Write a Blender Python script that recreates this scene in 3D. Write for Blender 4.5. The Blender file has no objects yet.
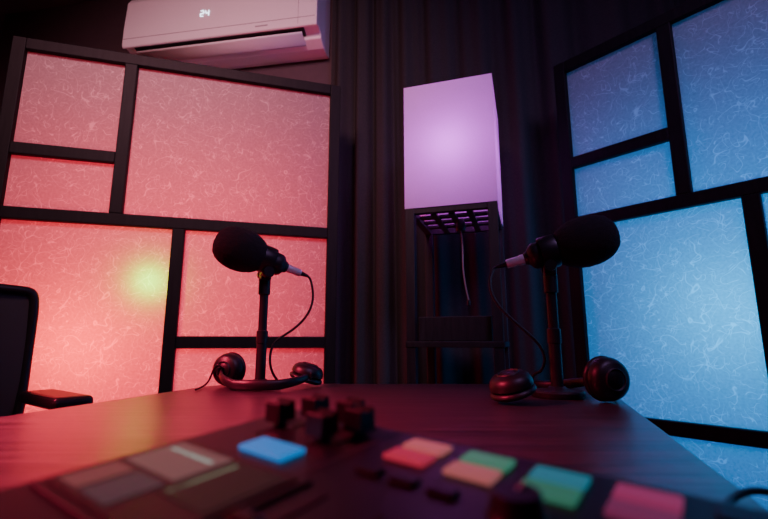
import bpy, bmesh, math, random
from mathutils import Vector, Matrix, Euler
random.seed(4)
CAMZ = 0.853
col = bpy.context.scene.collection

# ---------------------------------------------------------------- helpers
def link(ob, parent=None):
    col.objects.link(ob)
    if parent: ob.parent = parent
    return ob

def empty(name, loc=(0,0,0), rotz=0.0, rot=None):
    e = bpy.data.objects.new(name, None)
    e.location = loc
    e.rotation_euler = rot if rot else (0,0,rotz)
    e.empty_display_size = .05
    return link(e)

def mesh_from_bm(name, bm, mat, parent=None, loc=(0,0,0), rot=(0,0,0), smooth=False):
    me = bpy.data.meshes.new(name)
    bmesh.ops.recalc_face_normals(bm, faces=bm.faces[:])
    bm.to_mesh(me); bm.free()
    ob = bpy.data.objects.new(name, me)
    ob.location = loc; ob.rotation_euler = rot
    if mat: me.materials.append(mat)
    if smooth:
        for p in me.polygons: p.use_smooth = True
    return link(ob, parent)

def box(name, size, loc, mat, parent=None, rot=(0,0,0), bevel=0.0, seg=2):
    bm = bmesh.new()
    bmesh.ops.create_cube(bm, size=1.0)
    bmesh.ops.scale(bm, vec=size, verts=bm.verts[:])
    if bevel > 0:
        bmesh.ops.bevel(bm, geom=bm.edges[:], offset=bevel, segments=seg, affect='EDGES', profile=.5)
    return mesh_from_bm(name, bm, mat, parent, loc, rot, smooth=False)

def lathe(name, prof, mat, parent=None, loc=(0,0,0), rot=(0,0,0), seg=40, quat=None):
    """prof: list of (r,z) ; axis = local z"""
    bm = bmesh.new()
    rings = []
    for r, z in prof:
        if r < 1e-6:
            rings.append([bm.verts.new((0,0,z))])
        else:
            rings.append([bm.verts.new((r*math.cos(2*math.pi*i/seg), r*math.sin(2*math.pi*i/seg), z)) for i in range(seg)])
    for a, b in zip(rings[:-1], rings[1:]):
        for i in range(seg):
            j = (i+1) % seg
            if len(a) == 1 and len(b) == 1: continue
            if len(a) == 1: bm.faces.new((a[0], b[i], b[j]))
            elif len(b) == 1: bm.faces.new((a[i], b[0], a[j]))
            else: bm.faces.new((a[i], b[i], b[j], a[j]))
    ob = mesh_from_bm(name, bm, mat, parent, loc, rot, smooth=True)
    md = ob.modifiers.new('es', 'EDGE_SPLIT'); md.split_angle = math.radians(40)
    if quat:
        ob.rotation_mode = 'QUATERNION'; ob.rotation_quaternion = quat
    return ob

def axis_lathe(name, p0, p1, prof, mat, parent=None, seg=40):
    """profile z measured along p0->p1 in metres"""
    d = Vector(p1)-Vector(p0)
    return lathe(name, prof, mat, parent, loc=p0, seg=seg, quat=d.to_track_quat('Z','Y'))

def tube(name, pts, r, mat, parent=None, cyclic=False, flat=None):
    cu = bpy.data.curves.new(name, 'CURVE'); cu.dimensions = '3D'
    sp = cu.splines.new('NURBS'); sp.points.add(len(pts)-1)
    for i, p in enumerate(pts): sp.points[i].co = (*p, 1)
    sp.order_u = 4; sp.use_endpoint_u = True; sp.use_cyclic_u = cyclic
    sp.resolution_u = 10
    cu.bevel_depth = r; cu.bevel_resolution = 4; cu.use_fill_caps = True
    cu.materials.append(mat)
    return link(bpy.data.objects.new(name, cu), parent)

# ---------------------------------------------------------------- materials
def new_mat(name):
    m = bpy.data.materials.new(name); m.use_nodes = True
    nt = m.node_tree
    b = nt.nodes['Principled BSDF']
    return m, nt, b

def simple(name, c, rough=.5, metal=0., noise=0.0, nscale=60, bump=0.0, emit=None, estr=0):
    m, nt, b = new_mat(name)
    b.inputs['Base Color'].default_value = (*c, 1)
    b.inputs['Roughness'].default_value = rough
    b.inputs['Metallic'].default_value = metal
    if emit:
        b.inputs['Emission Color'].default_value = (*emit, 1)
        b.inputs['Emission Strength'].default_value = estr
    tc = nt.nodes.new('ShaderNodeTexCoord')
    n = nt.nodes.new('ShaderNodeTexNoise'); n.inputs['Scale'].default_value = nscale
    n.inputs['Detail'].default_value = 5
    nt.links.new(tc.outputs['Object'], n.inputs['Vector'])
    if noise > 0:
        mx = nt.nodes.new('ShaderNodeMix'); mx.data_type = 'RGBA'
        mx.inputs[6].default_value = (*[k*(1-noise) for k in c], 1)
        mx.inputs[7].default_value = (*[min(1, k*(1+noise)) for k in c], 1)
        nt.links.new(n.outputs['Fac'], mx.inputs[0])
        nt.links.new(mx.outputs[2], b.inputs['Base Color'])
    if bump > 0:
        bp = nt.nodes.new('ShaderNodeBump'); bp.inputs['Strength'].default_value = bump
        bp.inputs['Distance'].default_value = .002
        nt.links.new(n.outputs['Fac'], bp.inputs['Height'])
        nt.links.new(bp.outputs['Normal'], b.inputs['Normal'])
    return m

def wood(name, c1, c2, stretch, rough=.5, bump=.3, scale=1.0, dist=.001, spec=.5):
    m, nt, b = new_mat(name)
    tc = nt.nodes.new('ShaderNodeTexCoord'); mp = nt.nodes.new('ShaderNodeMapping')
    mp.inputs['Scale'].default_value = stretch
    n = nt.nodes.new('ShaderNodeTexNoise'); n.inputs['Scale'].default_value = scale
    n.inputs['Detail'].default_value = 8; n.inputs['Roughness'].default_value = .65
    n.inputs['Distortion'].default_value = .4
    cr = nt.nodes.new('ShaderNodeValToRGB')
    cr.color_ramp.elements[0].position = .35; cr.color_ramp.elements[0].color = (*c1, 1)
    cr.color_ramp.elements[1].position = .7; cr.color_ramp.elements[1].color = (*c2, 1)
    L = nt.links.new
    L(tc.outputs['Object'], mp.inputs['Vector']); L(mp.outputs['Vector'], n.inputs['Vector'])
    L(n.outputs['Fac'], cr.inputs['Fac']); L(cr.outputs['Color'], b.inputs['Base Color'])
    b.inputs['Roughness'].default_value = rough
    b.inputs['Specular IOR Level'].default_value = spec
    bp = nt.nodes.new('ShaderNodeBump'); bp.inputs['Strength'].default_value = bump
    bp.inputs['Distance'].default_value = dist
    L(n.outputs['Fac'], bp.inputs['Height']); L(bp.outputs['Normal'], b.inputs['Normal'])
    return m

def paper(name, base=(.47,.46,.46), fib=(1,1,1)):
    """washi paper: translucent sheet with embedded curly fibres"""
    m = bpy.data.materials.new(name); m.use_nodes = True
    nt = m.node_tree; nt.nodes.clear(); L = nt.links.new
    N = nt.nodes.new
    out = N('ShaderNodeOutputMaterial')
    tc = N('ShaderNodeTexCoord')
    acc = None
    for k, (sc, w, th) in enumerate([(8, 0, .0060), (11, 3.7, .008), (14, 8.1, .010), (18, 12.3, .012), (10, 17.9, .008), (13, 23.1, .010), (16, 29.3, .011)]):
        mp = N('ShaderNodeMapping'); mp.inputs['Location'].default_value = (w, w*.7, w*1.3)
        mp.inputs['Rotation'].default_value = (0, k*.9, 0)
        L(tc.outputs['Object'], mp.inputs['Vector'])
        n = N('ShaderNodeTexNoise'); n.inputs['Scale'].default_value = sc
        n.inputs['Detail'].default_value = .6; n.inputs['Distortion'].default_value = 1.2
        L(mp.outputs['Vector'], n.inputs['Vector'])
        s = N('ShaderNodeMath'); s.operation = 'SUBTRACT'; s.inputs[1].default_value = .5
        L(n.outputs['Fac'], s.inputs[0])
        a = N('ShaderNodeMath'); a.operation = 'ABSOLUTE'; L(s.outputs[0], a.inputs[0])
        r = N('ShaderNodeMapRange'); r.inputs['From Min'].default_value = th*.2
        r.inputs['From Max'].default_value = th*.95; r.inputs['To Min'].default_value = 1; r.inputs['To Max'].default_value = 0
        L(a.outputs[0], r.inputs['Value'])
        n2 = N('ShaderNodeTexNoise'); n2.inputs['Scale'].default_value = sc*1.6; n2.inputs['Detail'].default_value = 0
        mp2 = N('ShaderNodeMapping'); mp2.inputs['Location'].default_value = (w+31, w-5, w*2.3)
        L(tc.outputs['Object'], mp2.inputs['Vector']); L(mp2.outputs['Vector'], n2.inputs['Vector'])
        r2 = N('ShaderNodeMapRange'); r2.inputs['From Min'].default_value = .49; r2.inputs['From Max'].default_value = .57
        L(n2.outputs['Fac'], r2.inputs['Value'])
        mu = N('ShaderNodeMath'); mu.operation = 'MULTIPLY'
        L(r.outputs[0], mu.inputs[0]); L(r2.outputs[0], mu.inputs[1])
        if acc is None: acc = mu
        else:
            mxx = N('ShaderNodeMath'); mxx.operation = 'MAXIMUM'
            L(acc.outputs[0], mxx.inputs[0]); L(mu.outputs[0], mxx.inputs[1]); acc = mxx
    cl = N('ShaderNodeTexNoise'); cl.inputs['Scale'].default_value = 120; cl.inputs['Detail'].default_value = 6
    L(tc.outputs['Object'], cl.inputs['Vector'])
    b1 = N('ShaderNodeMix'); b1.data_type = 'RGBA'
    b1.inputs[6].default_value = (*[k*.68 for k in base], 1); b1.inputs[7].default_value = (*[min(1,k*1.3) for k in base], 1)
    L(cl.outputs['Fac'], b1.inputs[0])
    b2 = N('ShaderNodeMix'); b2.data_type = 'RGBA'; b2.inputs[7].default_value = (*fib, 1)
    sc_ = N('ShaderNodeMath'); sc_.operation = 'MULTIPLY'; sc_.inputs[1].default_value = .50
    L(acc.outputs[0], sc_.inputs[0]); L(sc_.outputs[0], b2.inputs[0]); L(b1.outputs[2], b2.inputs[6])
    tr = N('ShaderNodeBsdfTranslucent'); df = N('ShaderNodeBsdfDiffuse')
    L(b2.outputs[2], tr.inputs['Color']); L(b2.outputs[2], df.inputs['Color'])
    mix = N('ShaderNodeMixShader'); mix.inputs[0].default_value = .4
    L(tr.outputs[0], mix.inputs[1]); L(df.outputs[0], mix.inputs[2]); L(mix.outputs[0], out.inputs['Surface'])
    return m

M_frame = wood('black_stained_wood', (.002,.002,.003), (.007,.007,.008), (60,60,8), rough=.65, bump=.6, spec=.22)
M_lampwood = wood('lamp_dark_wood', (.008,.007,.009), (.024,.021,.025), (60,60,8), rough=.55, bump=.6, spec=.4)
M_table = wood('dark_table_wood', (.018,.015,.019), (.066,.052,.060), (5,70,20), rough=.32, bump=.4)
M_floor = wood('dark_floor_wood', (.012,.009,.008), (.04,.03,.025), (4,40,4), rough=.5)
M_wall = simple('charcoal_paint', (.07,.045,.052), .8, noise=.15, nscale=30, bump=.1)
M_ceil = simple('ceiling_paint', (.10,.09,.10), .9, noise=.05)
M_paper = paper('washi_paper')
M_black = simple('black_plastic', (.009,.009,.010), .42, noise=.2, nscale=200)
M_matte = simple('matte_black_metal', (.010,.010,.011), .5, bump=.1, nscale=400)
M_foam = simple('foam_windscreen', (.010,.010,.011), .95, noise=.6, nscale=500, bump=1.0)
M_leather = simple('ear_cushion_leather', (.010,.010,.011), .42, bump=.3, nscale=150)
M_silver = simple('nickel_connector', (.90,.89,.91), .35, metal=.5, noise=.05)
M_rubber = simple('cable_rubber', (.01,.01,.01), .45)
M_white = simple('ac_white_plastic', (.80,.79,.78), .35, noise=.03)
M_dark = simple('vent_dark', (.02,.02,.022), .6)
M_curt = wood('curtain_cloth', (.024,.024,.025), (.038,.037,.038), (120,120,200), rough=.9, bump=.2, spec=.2)
M_mixer = simple('mixer_casing', (.012,.012,.018), .42, noise=.2, nscale=300)

# ---------------------------------------------------------------- room shell (yawed ~9.8 deg)
W = math.radians(-9.8)
wd = Vector((math.cos(W), math.sin(W), 0))
wn = Vector((math.sin(W), -math.cos(W), 0))  # points into the room
P0 = Vector((-.255, 2.26, 0))
H = 3.0
X0, X1, D = -2.3, 2.3, 4.2
def roompt(s, d, z=0): return P0 + wd*s + wn*d + Vector((0,0,z))
cx = (X0+X1)/2
box('wall_back', (X1-X0+.2, .1, H), roompt(cx, -.05, H/2), M_wall, rot=(0,0,W))
box('wall_front', (X1-X0+.2, .1, H), roompt(cx, D+.05, H/2), M_wall, rot=(0,0,W))
box('wall_left', (.1, D, H), roompt(X0-.05, D/2, H/2), M_wall, rot=(0,0,W))
box('wall_right', (.1, D, H), roompt(X1+.05, D/2, H/2), M_wall, rot=(0,0,W))
box('floor', (X1-X0+.2, D+.2, .1), roompt(cx, D/2, -.05), M_floor, rot=(0,0,W))
box('ceiling', (X1-X0+.2, D+.2, .1), roompt(cx, D/2, H+.05), M_ceil, rot=(0,0,W))
box('baseboard_back', (X1-X0, .015, .09), roompt(cx, .0075, .045), M_frame, rot=(0,0,W))

# ---------------------------------------------------------------- curtain
def curtain(name, s0, s1, d0):
    par = empty(name, roompt(s0, d0, 0), W)
    bm = bmesh.new(); n = int((s1-s0)/.006); nz = 24
    ph = 0; grid = []; phs = []
    for i in range(n+1):
        x = (s1-s0)*i/n
        fr = 38 + 12*math.sin(x*3.1+1) + 8*math.sin(x*7.7)
        ph += fr*(s1-s0)/n
        phs.append(ph)
    for j in range(nz+1):
        z = .02 + 2.90*j/nz; t = j/nz
        row = []
        for i in range(n+1):
            x = (s1-s0)*i/n; p_ = phs[i]
            amp = .026*(1+.45*math.sin(x*5+2*t))*(1.0-.25*t)
            y = amp*math.sin(p_+.7*math.sin(2.2*t+x)) + .006*math.sin(2.3*p_+3*t) + .014*math.sin(x*4+t*2)
            row.append(bm.verts.new((x + .006*math.cos(p_), y, z)))
        grid.append(row)
    for j in range(nz):
        for i in range(n):
            bm.faces.new((grid[j][i], grid[j][i+1], grid[j+1][i+1], grid[j+1][i]))
    mesh_from_bm('drape', bm, M_curt, par, smooth=True)
    box('rail', (s1-s0, .03, .03), ((s1-s0)/2, 0, 2.945), M_matte, par)
    return par
curtain('curtain', -.03, 2.22, .085)

# ---------------------------------------------------------------- paper screens
def screen(name, A, B, ul, ub):
    A = Vector(A); B = Vector(B)
    ang = math.atan2(B.y-A.y, B.x-A.x)
    e = empty(name, (A.x, A.y, 0), ang)
    Wd, Ht, b, th = 1.262, 2.0, .045, .035
    def vbar(n, u, z0, z1, w=b): box(n, (w, th, z1-z0), (u, 0, (z0+z1)/2), M_frame, e, bevel=.003)
    def hbar(n, z, u0, u1, w=b): box(n, (u1-u0, th*.96, w), ((u0+u1)/2, 0, z), M_frame, e, bevel=.003)
    vbar('stile_1', b/2, 0, Ht); vbar('stile_2', Wd-b/2, 0, Ht)
    hbar('rail_top', Ht-b/2, b, Wd-b); hbar('rail_bottom', b/2, b, Wd-b)
    hbar('rail_mid', 1.31, b, Wd-b)
    vbar('bar_upper', .41, 1.3325, Ht-b); hbar('bar_upper_cross', 1.555, b, .3875)
    vbar('bar_lower', ul, .605, 1.2875)
    hbar('rail_low', .583, b, Wd-b)
    hbar('bar_lower_cross', .852, ul+.0225, Wd-b)
    vbar('bar_bottom', ub, b, .56)
    bm = bmesh.new()
    vs = [bm.verts.new(p) for p in ((.01,0,.01),(Wd-.01,0,.01),(Wd-.01,0,Ht-.01),(.01,0,Ht-.01))]
    bm.faces.new(vs)
    mesh_from_bm('paper_sheet', bm, M_paper, e, loc=(0,.006,0))
    for k, u in enumerate((.1, Wd-.1)):
        box('foot_%d' % (k+1), (.05, .30, .03), (u, 0, .015), M_frame, e, bevel=.003)
    return e
screen('paper_screen', (-1.415, 1.544), (-.202, 1.889), .635, .41)
screen('paper_screen', (.728, 1.736), (1.554, .783), .578, .95)

# ---------------------------------------------------------------- air conditioner
def aircon():
    Lw, dep = 1.12, .235
    org = roompt(-1.19+.02, 0, CAMZ+1.6)
    e = empty('air_conditioner', org, W)
    prof = [(0,.33),(.17,.33),(.205,.315),(.225,.28),(.235,.12),(.235,.02),(.232,0),(.222,-.006),
            (.205,.012),(.16,-.002),(.155,-.028),(.10,-.05),(.04,-.055),(0,-.045)]
    bm = bmesh.new()
    fr = []
    for x in (0, Lw):
        fr.append([bm.verts.new((x, -d, z)) for d, z in prof])
    n = len(prof)
    for i in range(n):
        bm.faces.new((fr[0][i], fr[0][(i+1)%n], fr[1][(i+1)%n], fr[1][i]))
    bm.faces.new(fr[0]); bm.faces.new(fr[1][::-1])
    ob = mesh_from_bm('housing', bm, M_white, e)
    bv = ob.modifiers.new('bv', 'BEVEL'); bv.width = .006; bv.segments = 3; bv.limit_method = 'ANGLE'; bv.angle_limit = math.radians(50)
    box('outlet_slot', (Lw-.14, .058, .012), (Lw/2-.01, -.186, .001), M_dark, e, rot=(-.30,0,0), bevel=.002)
    for i in range(14):
        box('vane_%d' % (i+1), (.003, .05, .010), (.09+i*.072, -.186, -.004), M_dark, e, rot=(-.30,0,0))
    bm = bmesh.new(); K = 8; rows = []
    for k in range(K+1):
        t = k/K; d = .205-.075*t; z = -.018-.030*math.sin(t*1.3)
        rows.append([bm.verts.new((x, -d, z)) for x in (.07, Lw-.09)])
    for k in range(K): bm.faces.new((rows[k][0], rows[k][1], rows[k+1][1], rows[k+1][0]))
    fl = mesh_from_bm('louver', bm, M_white, e, smooth=True)
    so = fl.modifiers.new('s', 'SOLIDIFY'); so.thickness = .006
    box('side_seam', (.002, .002, .30), (Lw-.10, -.2352, .16), simple('seam_grey', (.35,.33,.34), .5), e)
    box('front_groove', (Lw-.02, .0015, .003), (Lw/2, -.2355, .045), bpy.data.materials['seam_grey'], e)
    box('badge', (.07, .001, .007), (Lw-.30, -.2358, .022), bpy.data.materials['seam_grey'], e)
    Mled = simple('led_display', (.5,.6,.7), .4, emit=(.7,.85,1), estr=4)
    segs = {'2': 'abged', '4': 'fgbc'}
    h = .017; w = .018; z0 = .125; x0 = .465
    for k, ch in enumerate('24'):
        ox = x0 + k*.030
        pos = {'a':(w/2,2*h,1),'g':(w/2,h,1),'d':(w/2,0,1),'b':(w,1.5*h,0),'c':(w,.5*h,0),'f':(0,1.5*h,0),'e':(0,.5*h,0)}
        for sname in segs[ch]:
            px, pz, hor = pos[sname]
            box('digit_%d_%s' % (k+1, sname), (w-.002, .002, .0025) if hor else (.0025,.002,h-.002), (ox+px, -.2360, z0+pz), Mled, e)
    return e
aircon()

# ---------------------------------------------------------------- tower floor lamp
def tower():
    th = math.radians(-17.5)
    w = .332; dp = .37; zt = CAMZ+.973; zb = CAMZ+.484; p = .034
    e = empty('floor_lamp', (.078, 1.605, 0), th)
    MF = M_lampwood
    Msh = bpy.data.materials.new('lamp_shade_fabric'); Msh.use_nodes = True
    nt = Msh.node_tree; nt.nodes.clear()
    o = nt.nodes.new('ShaderNodeOutputMaterial'); tr = nt.nodes.new('ShaderNodeBsdfTranslucent'); df = nt.nodes.new('ShaderNodeBsdfDiffuse')
    mx = nt.nodes.new('ShaderNodeMixShader'); mx.inputs[0].default_value = .5
    tc = nt.nodes.new('ShaderNodeTexCoord'); n = nt.nodes.new('ShaderNodeTexNoise'); n.inputs['Scale'].default_value = 300
    cr = nt.nodes.new('ShaderNodeValToRGB'); cr.color_ramp.elements[0].color = (.78,.72,.76,1); cr.color_ramp.elements[1].color = (.9,.84,.88,1)
    L = nt.links.new; L(tc.outputs['Object'], n.inputs['Vector']); L(n.outputs['Fac'], cr.inputs[0])
    L(cr.outputs[0], tr.inputs[0]); L(cr.outputs[0], df.inputs[0]); L(tr.outputs[0], mx.inputs[1]); L(df.outputs[0], mx.inputs[2]); L(mx.outputs[0], o.inputs[0])
    bm = bmesh.new()
    g = .001
    base = [(-g,-g),(w+g,-g),(w+g,dp+g),(-g,dp+g)]
    lo = [bm.verts.new((x,y,zb)) for x,y in base]; hi = [bm.verts.new((x,y,zt)) for x,y in base]
    for i in range(4): bm.faces.new((lo[i], lo[(i+1)%4], hi[(i+1)%4], hi[i]))
    bm.faces.new(hi)
    mesh_from_bm('shade', bm, Msh, e)
    k = 0
    for x in (p/2, w-p/2):
        for y in (p/2, dp-p/2):
            k += 1
            box('post_%d' % k, (p, p, zb+.004), (x, y, (zb+.004)/2), MF, e, bevel=.002)
    def ring(tag, z, h):
        box(tag+'_front', (w-2*p, p*.8, h), (w/2, p/2, z), MF, e)
        box(tag+'_back', (w-2*p, p*.8, h), (w/2, dp-p/2, z), MF, e)
        box(tag+'_left', (p*.8, dp-2*p, h), (p/2, dp/2, z), MF, e)
        box(tag+'_right', (p*.8, dp-2*p, h), (w-p/2, dp/2, z), MF, e)
    ring('top_rail', zb-.008, .022); ring('low_rail', .10, .035)
    for i in range(1, 4):
        box('slat_x_%d' % i, (w-2*p, .036, .008), (w/2, p+(dp-2*p)*i/4, zb-.01), MF, e)
    for i in range(1, 4):
        box('slat_y_%d' % i, (.022, dp-2*p, .008), (p+(w-2*p)*i/4, dp/2, zb-.018), MF, e)
    box('shelf', (w+.006, dp+.006, .020), (w/2, dp/2, .845), MF, e, bevel=.002)
    box('shelf_box', (w-2*p-.01, dp-2*p, .085), (w/2, dp/2, .899), MF, e, bevel=.002)
    box('lower_shelf', (w-.01, dp-.01, .018), (w/2, dp/2, .42), MF, e)
    lathe('socket', [(0,0),(.018,0),(.02,.02),(.014,.045),(0,.045)], M_black, e, loc=(w*.55, w*.45, zb-.062), seg=20)
    pts = [(w*.55, w*.45, zb-.06), (w*.58, w*.42, zb-.12), (w*.55, w*.40, zb-.20), (w*.60, w*.40, zb-.30), (w*.62, w*.40, zb-.33)]
    tube('pull_cord', pts, .0028, simple('cord_grey', (.22,.19,.23), .5), e)
    lathe('cord_end', [(0,0),(.006,.002),(.006,.02),(0,.024)], M_black, e, loc=(w*.62, w*.40, zb-.352), seg=12)
    Mb = simple('bulb_glass', (.9,.8,1), .3, emit=(.60,.15,1), estr=3)
    lathe('bulb', [(0,.0),(.012,.0),(.014,.02),(.03,.05),(.032,.07),(.022,.095),(0,.103)], Mb, e, loc=(w*.5, w*.5, zb+.06), seg=24)
    l = bpy.data.lights.new('bulb_light', 'POINT'); l.energy = 3.3; l.color = (.66,.06,.92); l.shadow_soft_size = .05
    lo_ = bpy.data.objects.new('bulb_light', l); lo_.location = (w*.5, w*.34, zb+.24); link(lo_, e)
tower()

# ---------------------------------------------------------------- table
def table():
    e = empty('table', (0,0,0))
    poly = [(-.70,-.25),(-.56,.58),(-.425,1.10),(-.37,1.175),(.49,1.165),(.53,1.125),(.24,.30),(.05,-.25)]
    bm = bmesh.new()
    zt = .75; tk = .035
    a = [bm.verts.new((x,y,zt)) for x,y in poly]; b = [bm.verts.new((x,y,zt-tk)) for x,y in poly]
    bm.faces.new(a); bm.faces.new(b[::-1])
    for i in range(len(poly)):
        j = (i+1) % len(poly); bm.faces.new((a[i], b[i], b[j], a[j]))
    ob = mesh_from_bm('top', bm, M_table, e)
    bv = ob.modifiers.new('bv', 'BEVEL'); bv.width = .003; bv.segments = 2
    for k, (x, y) in enumerate([(-.34,1.06),(.42,1.06),(.02,-.15),(-.6,-.15)]):
        box('leg_%d' % (k+1), (.05,.05,.715), (x,y,.3575), M_matte, e, bevel=.004)
table()

# ---------------------------------------------------------------- microphones
TT = .75
def foam_profile(L_, R):
    pr = []
    n = 22
    for i in range(n+1):
        t = i/n; ang = math.pi*t
        z = -math.cos(ang)*L_/2
        r = R*(math.sin(ang)**.72)
        if t < .5: r *= .90 + .2*t
        pr.append((max(r,0) if 0 < i < n else 0, z))
    return pr
def microphone(conn, foamc, stand, cable_pts):
    e = empty('microphone', (stand[0], stand[1], TT))
    O = Vector((stand[0], stand[1], TT))
    c = Vector(conn)-O + Vector((0,0,CAMZ)); fcn = Vector(foamc)-O + Vector((0,0,CAMZ))
    d = (fcn-c).normalized()
    lathe('base', [(0,0),(.047,0),(.049,.003),(.049,.010),(.046,.013),(.020,.015),(.014,.020),(.0,.020)], M_matte, e)
    mid = c + d*((-c.xy).dot(d.xy)/d.xy.length_squared)
    ph = mid.z-.034
    lathe('pole', [(0,.014),(.0115,.014),(.0115,.10),(.0130,.101),(.0130,.128),(.0100,.130),(.0100,ph-.05),(.0135,ph-.048),(.0135,ph-.012),(.009,ph-.008),(.009,ph),(0,ph)], M_matte, e, seg=28)
    side = d.cross(Vector((0,0,1))).normalized()
    ang = math.atan2(side.y, side.x)
    box('swivel_block', (.030,.024,.040), (0,0,ph+.004), M_black, e, rot=(0,0,ang), bevel=.004)
    axis_lathe('swivel_knob', Vector((0,0,ph+.002))-side*.034, Vector((0,0,ph+.002))+side*.03,
               [(0,0),(.012,0),(.014,.003),(.014,.016),(.006,.018),(.006,.058),(.011,.06),(.011,.068),(0,.068)], M_black, e, seg=20)
    axis_lathe('clamp_ring', mid-d*.016, mid+d, [(0.0235,0),(.0325,0),(.0335,.003),(.0335,.029),(.0325,.032),(.0235,.032)], M_black, e)
    body0 = c + d*.040
    axis_lathe('body', body0, fcn, [(0,0),(.0105,0),(.0135,.003),(.0145,.008),(.023,.014),(.0265,.020),(.0265,.038),(.025,.040),(.025,.10),(0,.10)], M_matte, e)
    axis_lathe('cable_boot', c-d*.016, fcn, [(0,0),(.0035,0),(.0055,.014),(.0065,.026),(0,.026)], M_rubber, e, seg=20)
    axis_lathe('xlr_connector', c+d*.004, fcn, [(0,0),(.0085,0),(.0094,.003),(.0094,.026),(.0104,.027),(.0104,.040),(0,.040)], M_silver, e, seg=28)
    f = axis_lathe('foam_windscreen', fcn, fcn+d, foam_profile(.125, .051), M_foam, e, seg=64)
    f.modifiers.remove(f.modifiers['es'])
    tx = bpy.data.textures.new('foam_noise', 'CLOUDS'); tx.noise_scale = .006
    sd = f.modifiers.new('ss', 'SUBSURF'); sd.levels = 1; sd.render_levels = 1
    dp = f.modifiers.new('dp', 'DISPLACE'); dp.texture = tx; dp.strength = .0025
    pts = [c-d*.012, c-d*.022] + [Vector(p)-O+Vector((0,0,CAMZ)) for p in cable_pts]
    tube('xlr_cable', [tuple(p) for p in pts], .0029, M_rubber, e)
    return e
microphone((-.203,1.10,.166), (-.332,1.025,.211), (-.283,1.060),
           [(-.180,1.11,.145),(-.172,1.11,.105),(-.185,1.10,.06),(-.225,1.09,.022),(-.258,1.075,.005),(-.266,1.066,-.03),(-.262,1.066,-.06),(-.255,1.085,-.082),(-.25,1.12,-.0975),(-.27,1.145,-.0995),(-.36,1.155,-.0995)])
microphone((.249,.915,.157), (.398,.872,.196), (.332,.891),
           [(.225,.92,.148),(.212,.91,.115),(.222,.90,.075),(.265,.89,.03),(.300,.885,.0),(.312,.885,-.03),(.312,.905,-.05),(.315,.94,-.062),(.318,.985,-.064),(.325,1.03,-.0975),(.36,1.07,-.0995),(.42,1.07,-.0995)])

# ---------------------------------------------------------------- headphones
def headphones(loc, rotz, half, depth, sw1=0., sw2=0., flat1=False, flat2=False, cable=None):
    e = empty('headphones', (loc[0], loc[1], TT), rotz)
    R = .040
    fz = .029
    def cup(tag, x, sgn, sw, flat):
        g = bpy.data.objects.new(tag, None); g.empty_display_size = .02
        g.location = (x, 0, R if not flat else fz)
        base = Euler((0, math.radians(90)*sgn, 0)).to_quaternion()
        q = Euler((0,0,sw)).to_quaternion() @ base
        if flat: q = Euler((math.radians(6), math.radians(16)*sgn, sw)).to_quaternion()
        g.rotation_mode = 'QUATERNION'; g.rotation_quaternion = q
        link(g, e)
        lathe(tag+'_shell', [(0,.024),(.012,.024),(.014,.0225),(.027,.021),(.034,.015),(.0375,.006),(.0375,0),(.033,-.002),(0,-.002)], M_black, g)
        lathe(tag+'_ring', [(.016,.0228),(.018,.0248),(.020,.0226)], M_matte, g)
        pr = []
        for i in range(17):
            a = 2*math.pi*i/16; pr.append((.029+.0105*math.cos(a), -.009+.007*math.sin(a)))
        lathe(tag+'_cushion', pr, M_leather, g)
        lathe(tag+'_mesh', [(0,-.005),(.022,-.005)], M_dark, g)
        return g
    cup('cup_1', -half, -1, sw1, flat1)
    cup('cup_2', half, 1, sw2, flat2)
    K = 40; bm = bmesh.new(); rows = []
    for i in range(K+1):
        a = math.pi*i/K
        x = -math.cos(a)*(half+.012*(1-math.sin(a)))
        y = math.sin(a)**.8*depth if 0 < i < K else 0
        t = min(1, math.sin(a)*1.15)
        z0 = (fz if flat1 else R) if i <= K/2 else (fz if flat2 else R)
        zz = z0*(1-t) + .0135*t
        wdt = .010 + .006*math.sin(a)
        n = Vector((-math.cos(a), math.sin(a), 0)).normalized()
        cpt = Vector((x,y,zz)); th = .0035+.0025*math.sin(a)
        ring = []
        for q in range(10):
            b = 2*math.pi*q/10
            ring.append(bm.verts.new(cpt + n*th*math.cos(b) + Vector((0,0,1))*wdt*.72*math.sin(b)))
        rows.append(ring)
    for i in range(K):
        for q in range(10):
            r_ = (q+1) % 10
            bm.faces.new((rows[i][q], rows[i][r_], rows[i+1][r_], rows[i+1][q]))
    bm.faces.new(rows[0][::-1]); bm.faces.new(rows[-1])
    mesh_from_bm('headband', bm, M_leather, e, smooth=True)
    for k, (x, fl) in enumerate(((-half-.014, flat1), (half+.014, flat2))):
        box('slider_%d' % (k+1), (.006,.035,.016), (x, .018, (fz if fl else R)-.002), M_black, e, bevel=.002)
    if cable:
        tube('headphone_cable', [tuple(Matrix.Rotation(-rotz,3,'Z') @ (Vector((p[0]-loc[0], p[1]-loc[1], p[2])))) for p in cable], .0021, M_rubber, e)
    return e
headphones((-.272,1.085), math.radians(180), .092, .105, sw1=math.radians(-20), sw2=math.radians(72), flat1=True,
           cable=[(-.365,1.07,.025),(-.372,1.05,.058),(-.39,1.06,.050),(-.405,1.08,.015),(-.41,1.06,.004),(-.405,1.02,.0035),(-.40,.99,.0035)])
headphones((.303,.802), math.radians(4), .085, .175, sw1=0, sw2=math.radians(-82), flat1=True,
           cable=[(.39,.80,.012),(.405,.80,.004),(.42,.86,.0035),(.435,.93,.0035),(.44,.95,.0035),(.425,.86,.0035)])

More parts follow.
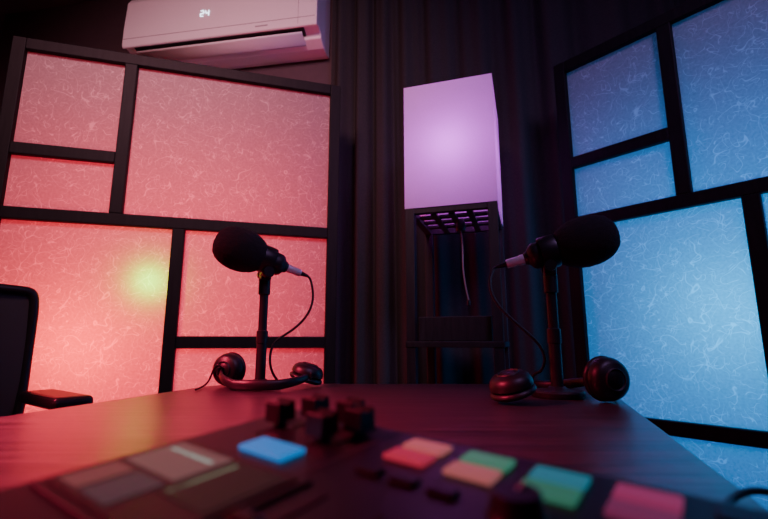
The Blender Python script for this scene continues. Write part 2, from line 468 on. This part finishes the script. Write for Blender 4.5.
# ---------------------------------------------------------------- audio mixer
def mixer():
    a = math.radians(-35.7); tilt = .105
    C = Vector((-.054, .271)); zc0 = -.0697+.105*.271
    ux = Vector((math.cos(a), math.sin(a), math.sin(a)*tilt)).normalized()
    vx = Vector((math.sin(a), -math.cos(a), -math.cos(a)*tilt)).normalized()
    vx = (vx - ux*vx.dot(ux)).normalized()
    nz = (vx.cross(ux)).normalized()
    if nz.z < 0: nz = -nz
    m = Matrix((ux, -vx, nz)).transposed().to_4x4()
    m.translation = Vector((C.x, C.y, CAMZ+zc0))
    e = empty('audio_mixer'); e.matrix_world = m
    U0, U1, V0, V1 = -.013, .33, -.015, .25
    inv = m.inverted()
    bm = bmesh.new()
    topc = [(U0,-V0),(U1,-V0),(U1,-V1),(U0,-V1)]
    tv = [bm.verts.new((x,y,0)) for x,y in topc]
    bv_ = []
    for x,y in topc:
        wpt = m @ Vector((x,y,0)); cen = m @ Vector(((U0+U1)/2, -(V0+V1)/2, 0))
        q = Vector((cen.x + (wpt.x-cen.x)*.95, cen.y+(wpt.y-cen.y)*.95, TT+.001))
        bv_.append(bm.verts.new(inv @ q))
    bm.faces.new(tv); bm.faces.new(bv_[::-1])
    for i in range(4): bm.faces.new((tv[i], bv_[i], bv_[(i+1)%4], tv[(i+1)%4]))
    ob = mesh_from_bm('casing', bm, M_mixer, e)
    b = ob.modifiers.new('b','BEVEL'); b.width = .005; b.segments = 3
    def P(name, u0,u1,v0,v1,h,mat,bev=.002,z=0.0):
        return box(name, (u1-u0, v1-v0, h), ((u0+u1)/2, -(v0+v1)/2, z+h/2), mat, e, bevel=bev)
    def pm(n, c, s=1.0): return simple(n, tuple(k*.3 for k in c), .5, emit=c, estr=s)
    cols = [((.85,.24,.26),(.80,.06,.13)), ((.10,.48,.30),(.72,.24,.24)), ((.05,.40,.55),(.06,.38,.24)), ((.58,.07,.24),(.34,.05,.17))]
    for i in range(8):
        u = .0835+i*.0285
        if i < 4:
            mf, mn = pm('pad_f%d'%i, cols[i][0], .36), pm('pad_n%d'%i, cols[i][1], .36)
        else: mf = mn = M_black
        P('pad_far_%d'%(i+1), u, u+.0200, -.0015, .0100, .0022, mf, bev=.0009)
        P('pad_near_%d'%(i+1), u, u+.0200, .0130, .0250, .0022, mn, bev=.0009)
    P('blue_button', .025, .053, .039, .054, .0025, pm('blue_btn', (.01,.32,.95), .6), bev=.001)
    Ms = simple('touch_screen_glass', (.006,.006,.008), .4)
    P('screen_bezel', -.004, .078, .060, .122, .0015, M_black, bev=.0007)
    P('screen', .000, .074, .064, .118, .0008, Ms, bev=.0003, z=.0015)
    U = lambda n,u0,u1,v0,v1,c,s: P(n,u0,u1,v0,v1,.0003, simple(n+'_mat', tuple(k*.05 for k in c), .5, emit=c, estr=s), bev=0, z=.0023)
    U('ui_meter_panel', .003,.040,.067,.092,(.55,.33,.32),.20)
    U('ui_level_strip', .006,.036,.073,.0750,(.6,.85,.75),.45)
    U('ui_tile_dark', .043,.071,.067,.100,(.10,.16,.12),.05)
    U('ui_level_strip_2', .046,.0475,.070,.098,(.5,.8,.5),.28)
    U('ui_tile_warm', .003,.018,.095,.115,(.75,.30,.30),.14)
    U('ui_tile_cool', .021,.040,.095,.115,(.22,.24,.30),.12)
    Mw = simple('pointer_white', (.6,.6,.6), .5)
    def knob(n, u, v, r=.0070, h=.0105):
        lathe(n, [(0,0),(r*1.1,0),(r*1.1,.002),(r,.003),(r*.92,h-.001),(r*.85,h),(0,h)], M_black, e, loc=(u,-v,0), seg=28)
        box(n+'_pointer', (.0010, r*.7, .0005), (u, -v+r*.4, h+.0002), Mw, e)
    def cap(n, u, v):
        P(n+'_slot', u-.0008, u+.0008, v-.016, v+.016, .0004, M_dark, bev=.0001)
        P(n+'_stem', u-.0015, u+.0015, v-.003, v+.003, .006, M_black, bev=.0003)
        bm = bmesh.new()
        prof = [(-.0060,.003),(-.0055,.0125),(-.0042,.0135),(-.0012,.0118),(.0012,.0118),(.0042,.0135),(.0055,.0125),(.0060,.003)]
        ra = [bm.verts.new((-.0052, y, z)) for y, z in prof]; rb = [bm.verts.new((.0052, y, z)) for y, z in prof]
        k = len(prof)
        for i in range(k): bm.faces.new((ra[i], ra[(i+1)%k], rb[(i+1)%k], rb[i]))
        bm.faces.new(ra); bm.faces.new(rb[::-1])
        mesh_from_bm(n, bm, M_black, e, loc=(u,-v,0))
    cap('fader_cap_1', .012, .018); cap('fader_cap_2', .020, -.000); cap('fader_cap_3', .042, -.004); cap('fader_cap_4', .056, .006)
    cap('fader_cap_5', .046, .022)
    knob('knob_6', .148, .043, .0085, .009)
    for i in range(3):
        P('button_%d'%(i+1), .083+i*.016, .094+i*.016, .036, .043, .002, M_black, bev=.0009)
    for i in range(6):
        P('lower_fader_slot_%d'%(i+1), .088+i*.024, .090+i*.024, .065, .13, .0006, M_dark, bev=0.0002)
        P('lower_fader_cap_%d'%(i+1), .083+i*.024, .095+i*.024, .095+.004*i, .102+.004*i, .007, M_black)
    P('trim_line', .068, .0688, -.008, .055, .0004, simple('line_grey', (.12,.12,.13),.5), bev=0.0001)
    return e
mixer()
tube('usb_cable', [(.098,.168,.778),(.112,.180,.784),(.128,.188,.789),(.150,.210,.780),(.165,.24,.768),(.195,.27,.772),(.235,.285,.768),(.275,.30,.74),(.285,.31,.60)], .0022, M_rubber)

# ---------------------------------------------------------------- office chair
def chair():
    e = empty('office_chair', (-.895,.895,0), math.atan2(-.6,.8))
    Mm = simple('chair_mesh', (.035,.035,.038), .8)
    nt = Mm.node_tree; b = nt.nodes['Principled BSDF']
    tc = nt.nodes.new('ShaderNodeTexCoord'); mp = nt.nodes.new('ShaderNodeMapping'); mp.inputs['Scale'].default_value = (1,420,420)
    ck = nt.nodes.new('ShaderNodeTexVoronoi'); ck.inputs['Scale'].default_value = 1
    ck.inputs['Randomness'].default_value = 0
    mr = nt.nodes.new('ShaderNodeMapRange'); mr.inputs['From Min'].default_value = .14; mr.inputs['From Max'].default_value = .26
    nt.links.new(tc.outputs['Object'], mp.inputs[0]); nt.links.new(mp.outputs[0], ck.inputs['Vector']); nt.links.new(ck.outputs['Distance'], mr.inputs[0])
    nt.links.new(mr.outputs[0], b.inputs['Alpha'])
    hw = .235; z0 = .60; z1 = .990; xb = -.25
    fr = [(xb+.02,-hw+.03,z0),(xb,-hw,z0+.06),(xb-.01,-hw,z0+.2),(xb,-hw,z1-.03),(xb,-hw+.01,z1),(xb,-hw+.04,z1),(xb-.01,0,z1+.01),(xb,hw-.04,z1),(xb,hw-.01,z1),(xb,hw,z1-.03),(xb-.01,hw,z0+.2),(xb,hw,z0+.06),(xb+.02,hw-.03,z0),(xb+.01,0,z0-.01)]
    tube('back_frame', fr, .012, M_black, e, cyclic=True)
    bm = bmesh.new(); n = 12; rows = []
    for j in range(n+1):
        z = z0+.005+(z1-z0-.005)*j/n
        rows.append([bm.verts.new((xb-.012*math.cos(math.pi*(i/n-.5)), -hw+.01+(2*hw-.02)*i/n, z)) for i in range(n+1)])
    for j in range(n):
        for i in range(n): bm.faces.new((rows[j][i], rows[j][i+1], rows[j+1][i+1], rows[j+1][i]))
    mesh_from_bm('back_mesh', bm, Mm, e, smooth=True)
    box('seat', (.46,.46,.07), (0,0,.46), M_leather, e, bevel=.03, seg=4)
    tube('back_support', [(-.05,0,.41),(-.26,0,.40),(-.31,0,.48),(-.29,0,.66),(-.265,0,.72)], .018, M_black, e)
    for k, s in enumerate((-1,1)):
        box('armrest_%d'%(k+1), (.25,.085,.030), (-.085,s*.255,.715), M_leather, e, bevel=.012, seg=3)
        tube('arm_post_%d'%(k+1), [(-.05,s*.18,.42),(-.05,s*.25,.43),(-.06,s*.265,.52),(-.06,s*.26,.705)], .014, M_black, e)
    lathe('gas_lift', [(0,.07),(.03,.07),(.03,.25),(.018,.252),(.018,.43),(0,.43)], M_black, e)
    for k in range(5):
        a = 2*math.pi*k/5+.3
        tube('base_arm_%d'%(k+1), [(0,0,.10),(.15*math.cos(a),.15*math.sin(a),.095),(.29*math.cos(a),.29*math.sin(a),.065)], .016, M_black, e)
        axis_lathe('castor_%d'%(k+1), (.29*math.cos(a)-.02*math.sin(a),.29*math.sin(a)+.02*math.cos(a),.028),(.29*math.cos(a)+.02*math.sin(a),.29*math.sin(a)-.02*math.cos(a),.028),
                   [(0,0),(.026,0),(.028,.004),(.028,.036),(.026,.04),(0,.04)], M_black, e, seg=20)
chair()

# ---------------------------------------------------------------- lights
def area(name, loc, target, size, energy, color, sy=None, spread=None):
    l = bpy.data.lights.new(name, 'AREA'); l.energy = energy; l.color = color
    l.shape = 'RECTANGLE'; l.size = size; l.size_y = sy or size
    if spread: l.spread = math.radians(spread)
    o = bpy.data.objects.new(name, l); o.location = loc
    o.rotation_euler = (Vector(target)-Vector(loc)).to_track_quat('-Z','Y').to_euler()
    return link(o)
def along(A, B, u, back, z):
    A = Vector(A); B = Vector(B); d = (B-A).normalized(); n = Vector((-d.y, d.x))
    q = A + d*u + n*back
    return (q.x, q.y, z)
LA, LB = (-1.415,1.544), (-.202,1.889)
RA, RB = (.728,1.736), (1.554,.783)
area('red_backlight', along(LA,LB,.60,.40,.88), along(LA,LB,.60,0,.90), 1.0, 27, (1,.03,.07), sy=1.5)
area('red_lamp', along(LA,LB,.32,.26,.84), along(LA,LB,.32,0,.84), .1, 6.0, (1,.04,.02))
area('green_lamp', along(LA,LB,.545,.075,1.08), along(LA,LB,.545,0,1.08), .05, .75, (.12,1,.0))
area('blue_backlight', along(RA,RB,.60,.35,.95), along(RA,RB,.60,0,.95), 1.1, 14, (0,.29,1), sy=1.3)
area('cyan_lamp', along(RA,RB,.50,.28,.95), along(RA,RB,.50,0,.95), .1, 3.0, (0,.52,1))
area('pink_wash', (-.7,-.1,2.7), (-.85,1.8,1.85), .5, 13, (1,.42,.50), spread=75)
area('red_table_wash', (-1.6,.3,2.0), (-.60,.55,.75), .3, 22, (1,.05,.13), spread=40)
area('violet_wash', (.9,-.3,2.7), (.45,1.8,1.5), .6, 6, (.68,.36,1), spread=90)

world = bpy.data.worlds.new('studio_world'); bpy.context.scene.world = world
world.use_nodes = True
world.node_tree.nodes['Background'].inputs[0].default_value = (.02,.015,.025,1)
world.node_tree.nodes['Background'].inputs[1].default_value = .3

# ---------------------------------------------------------------- camera
cd = bpy.data.cameras.new('camera'); cd.lens = 450/768*36; cd.sensor_width = 36
cd.clip_start = .01
cd.dof.use_dof = True; cd.dof.focus_distance = 1.05; cd.dof.aperture_fstop = 5.5
co = bpy.data.objects.new('camera', cd); co.location = (0,0,CAMZ)
co.rotation_euler = (math.radians(90+10.4), 0, 0)
link(co); bpy.context.scene.camera = co
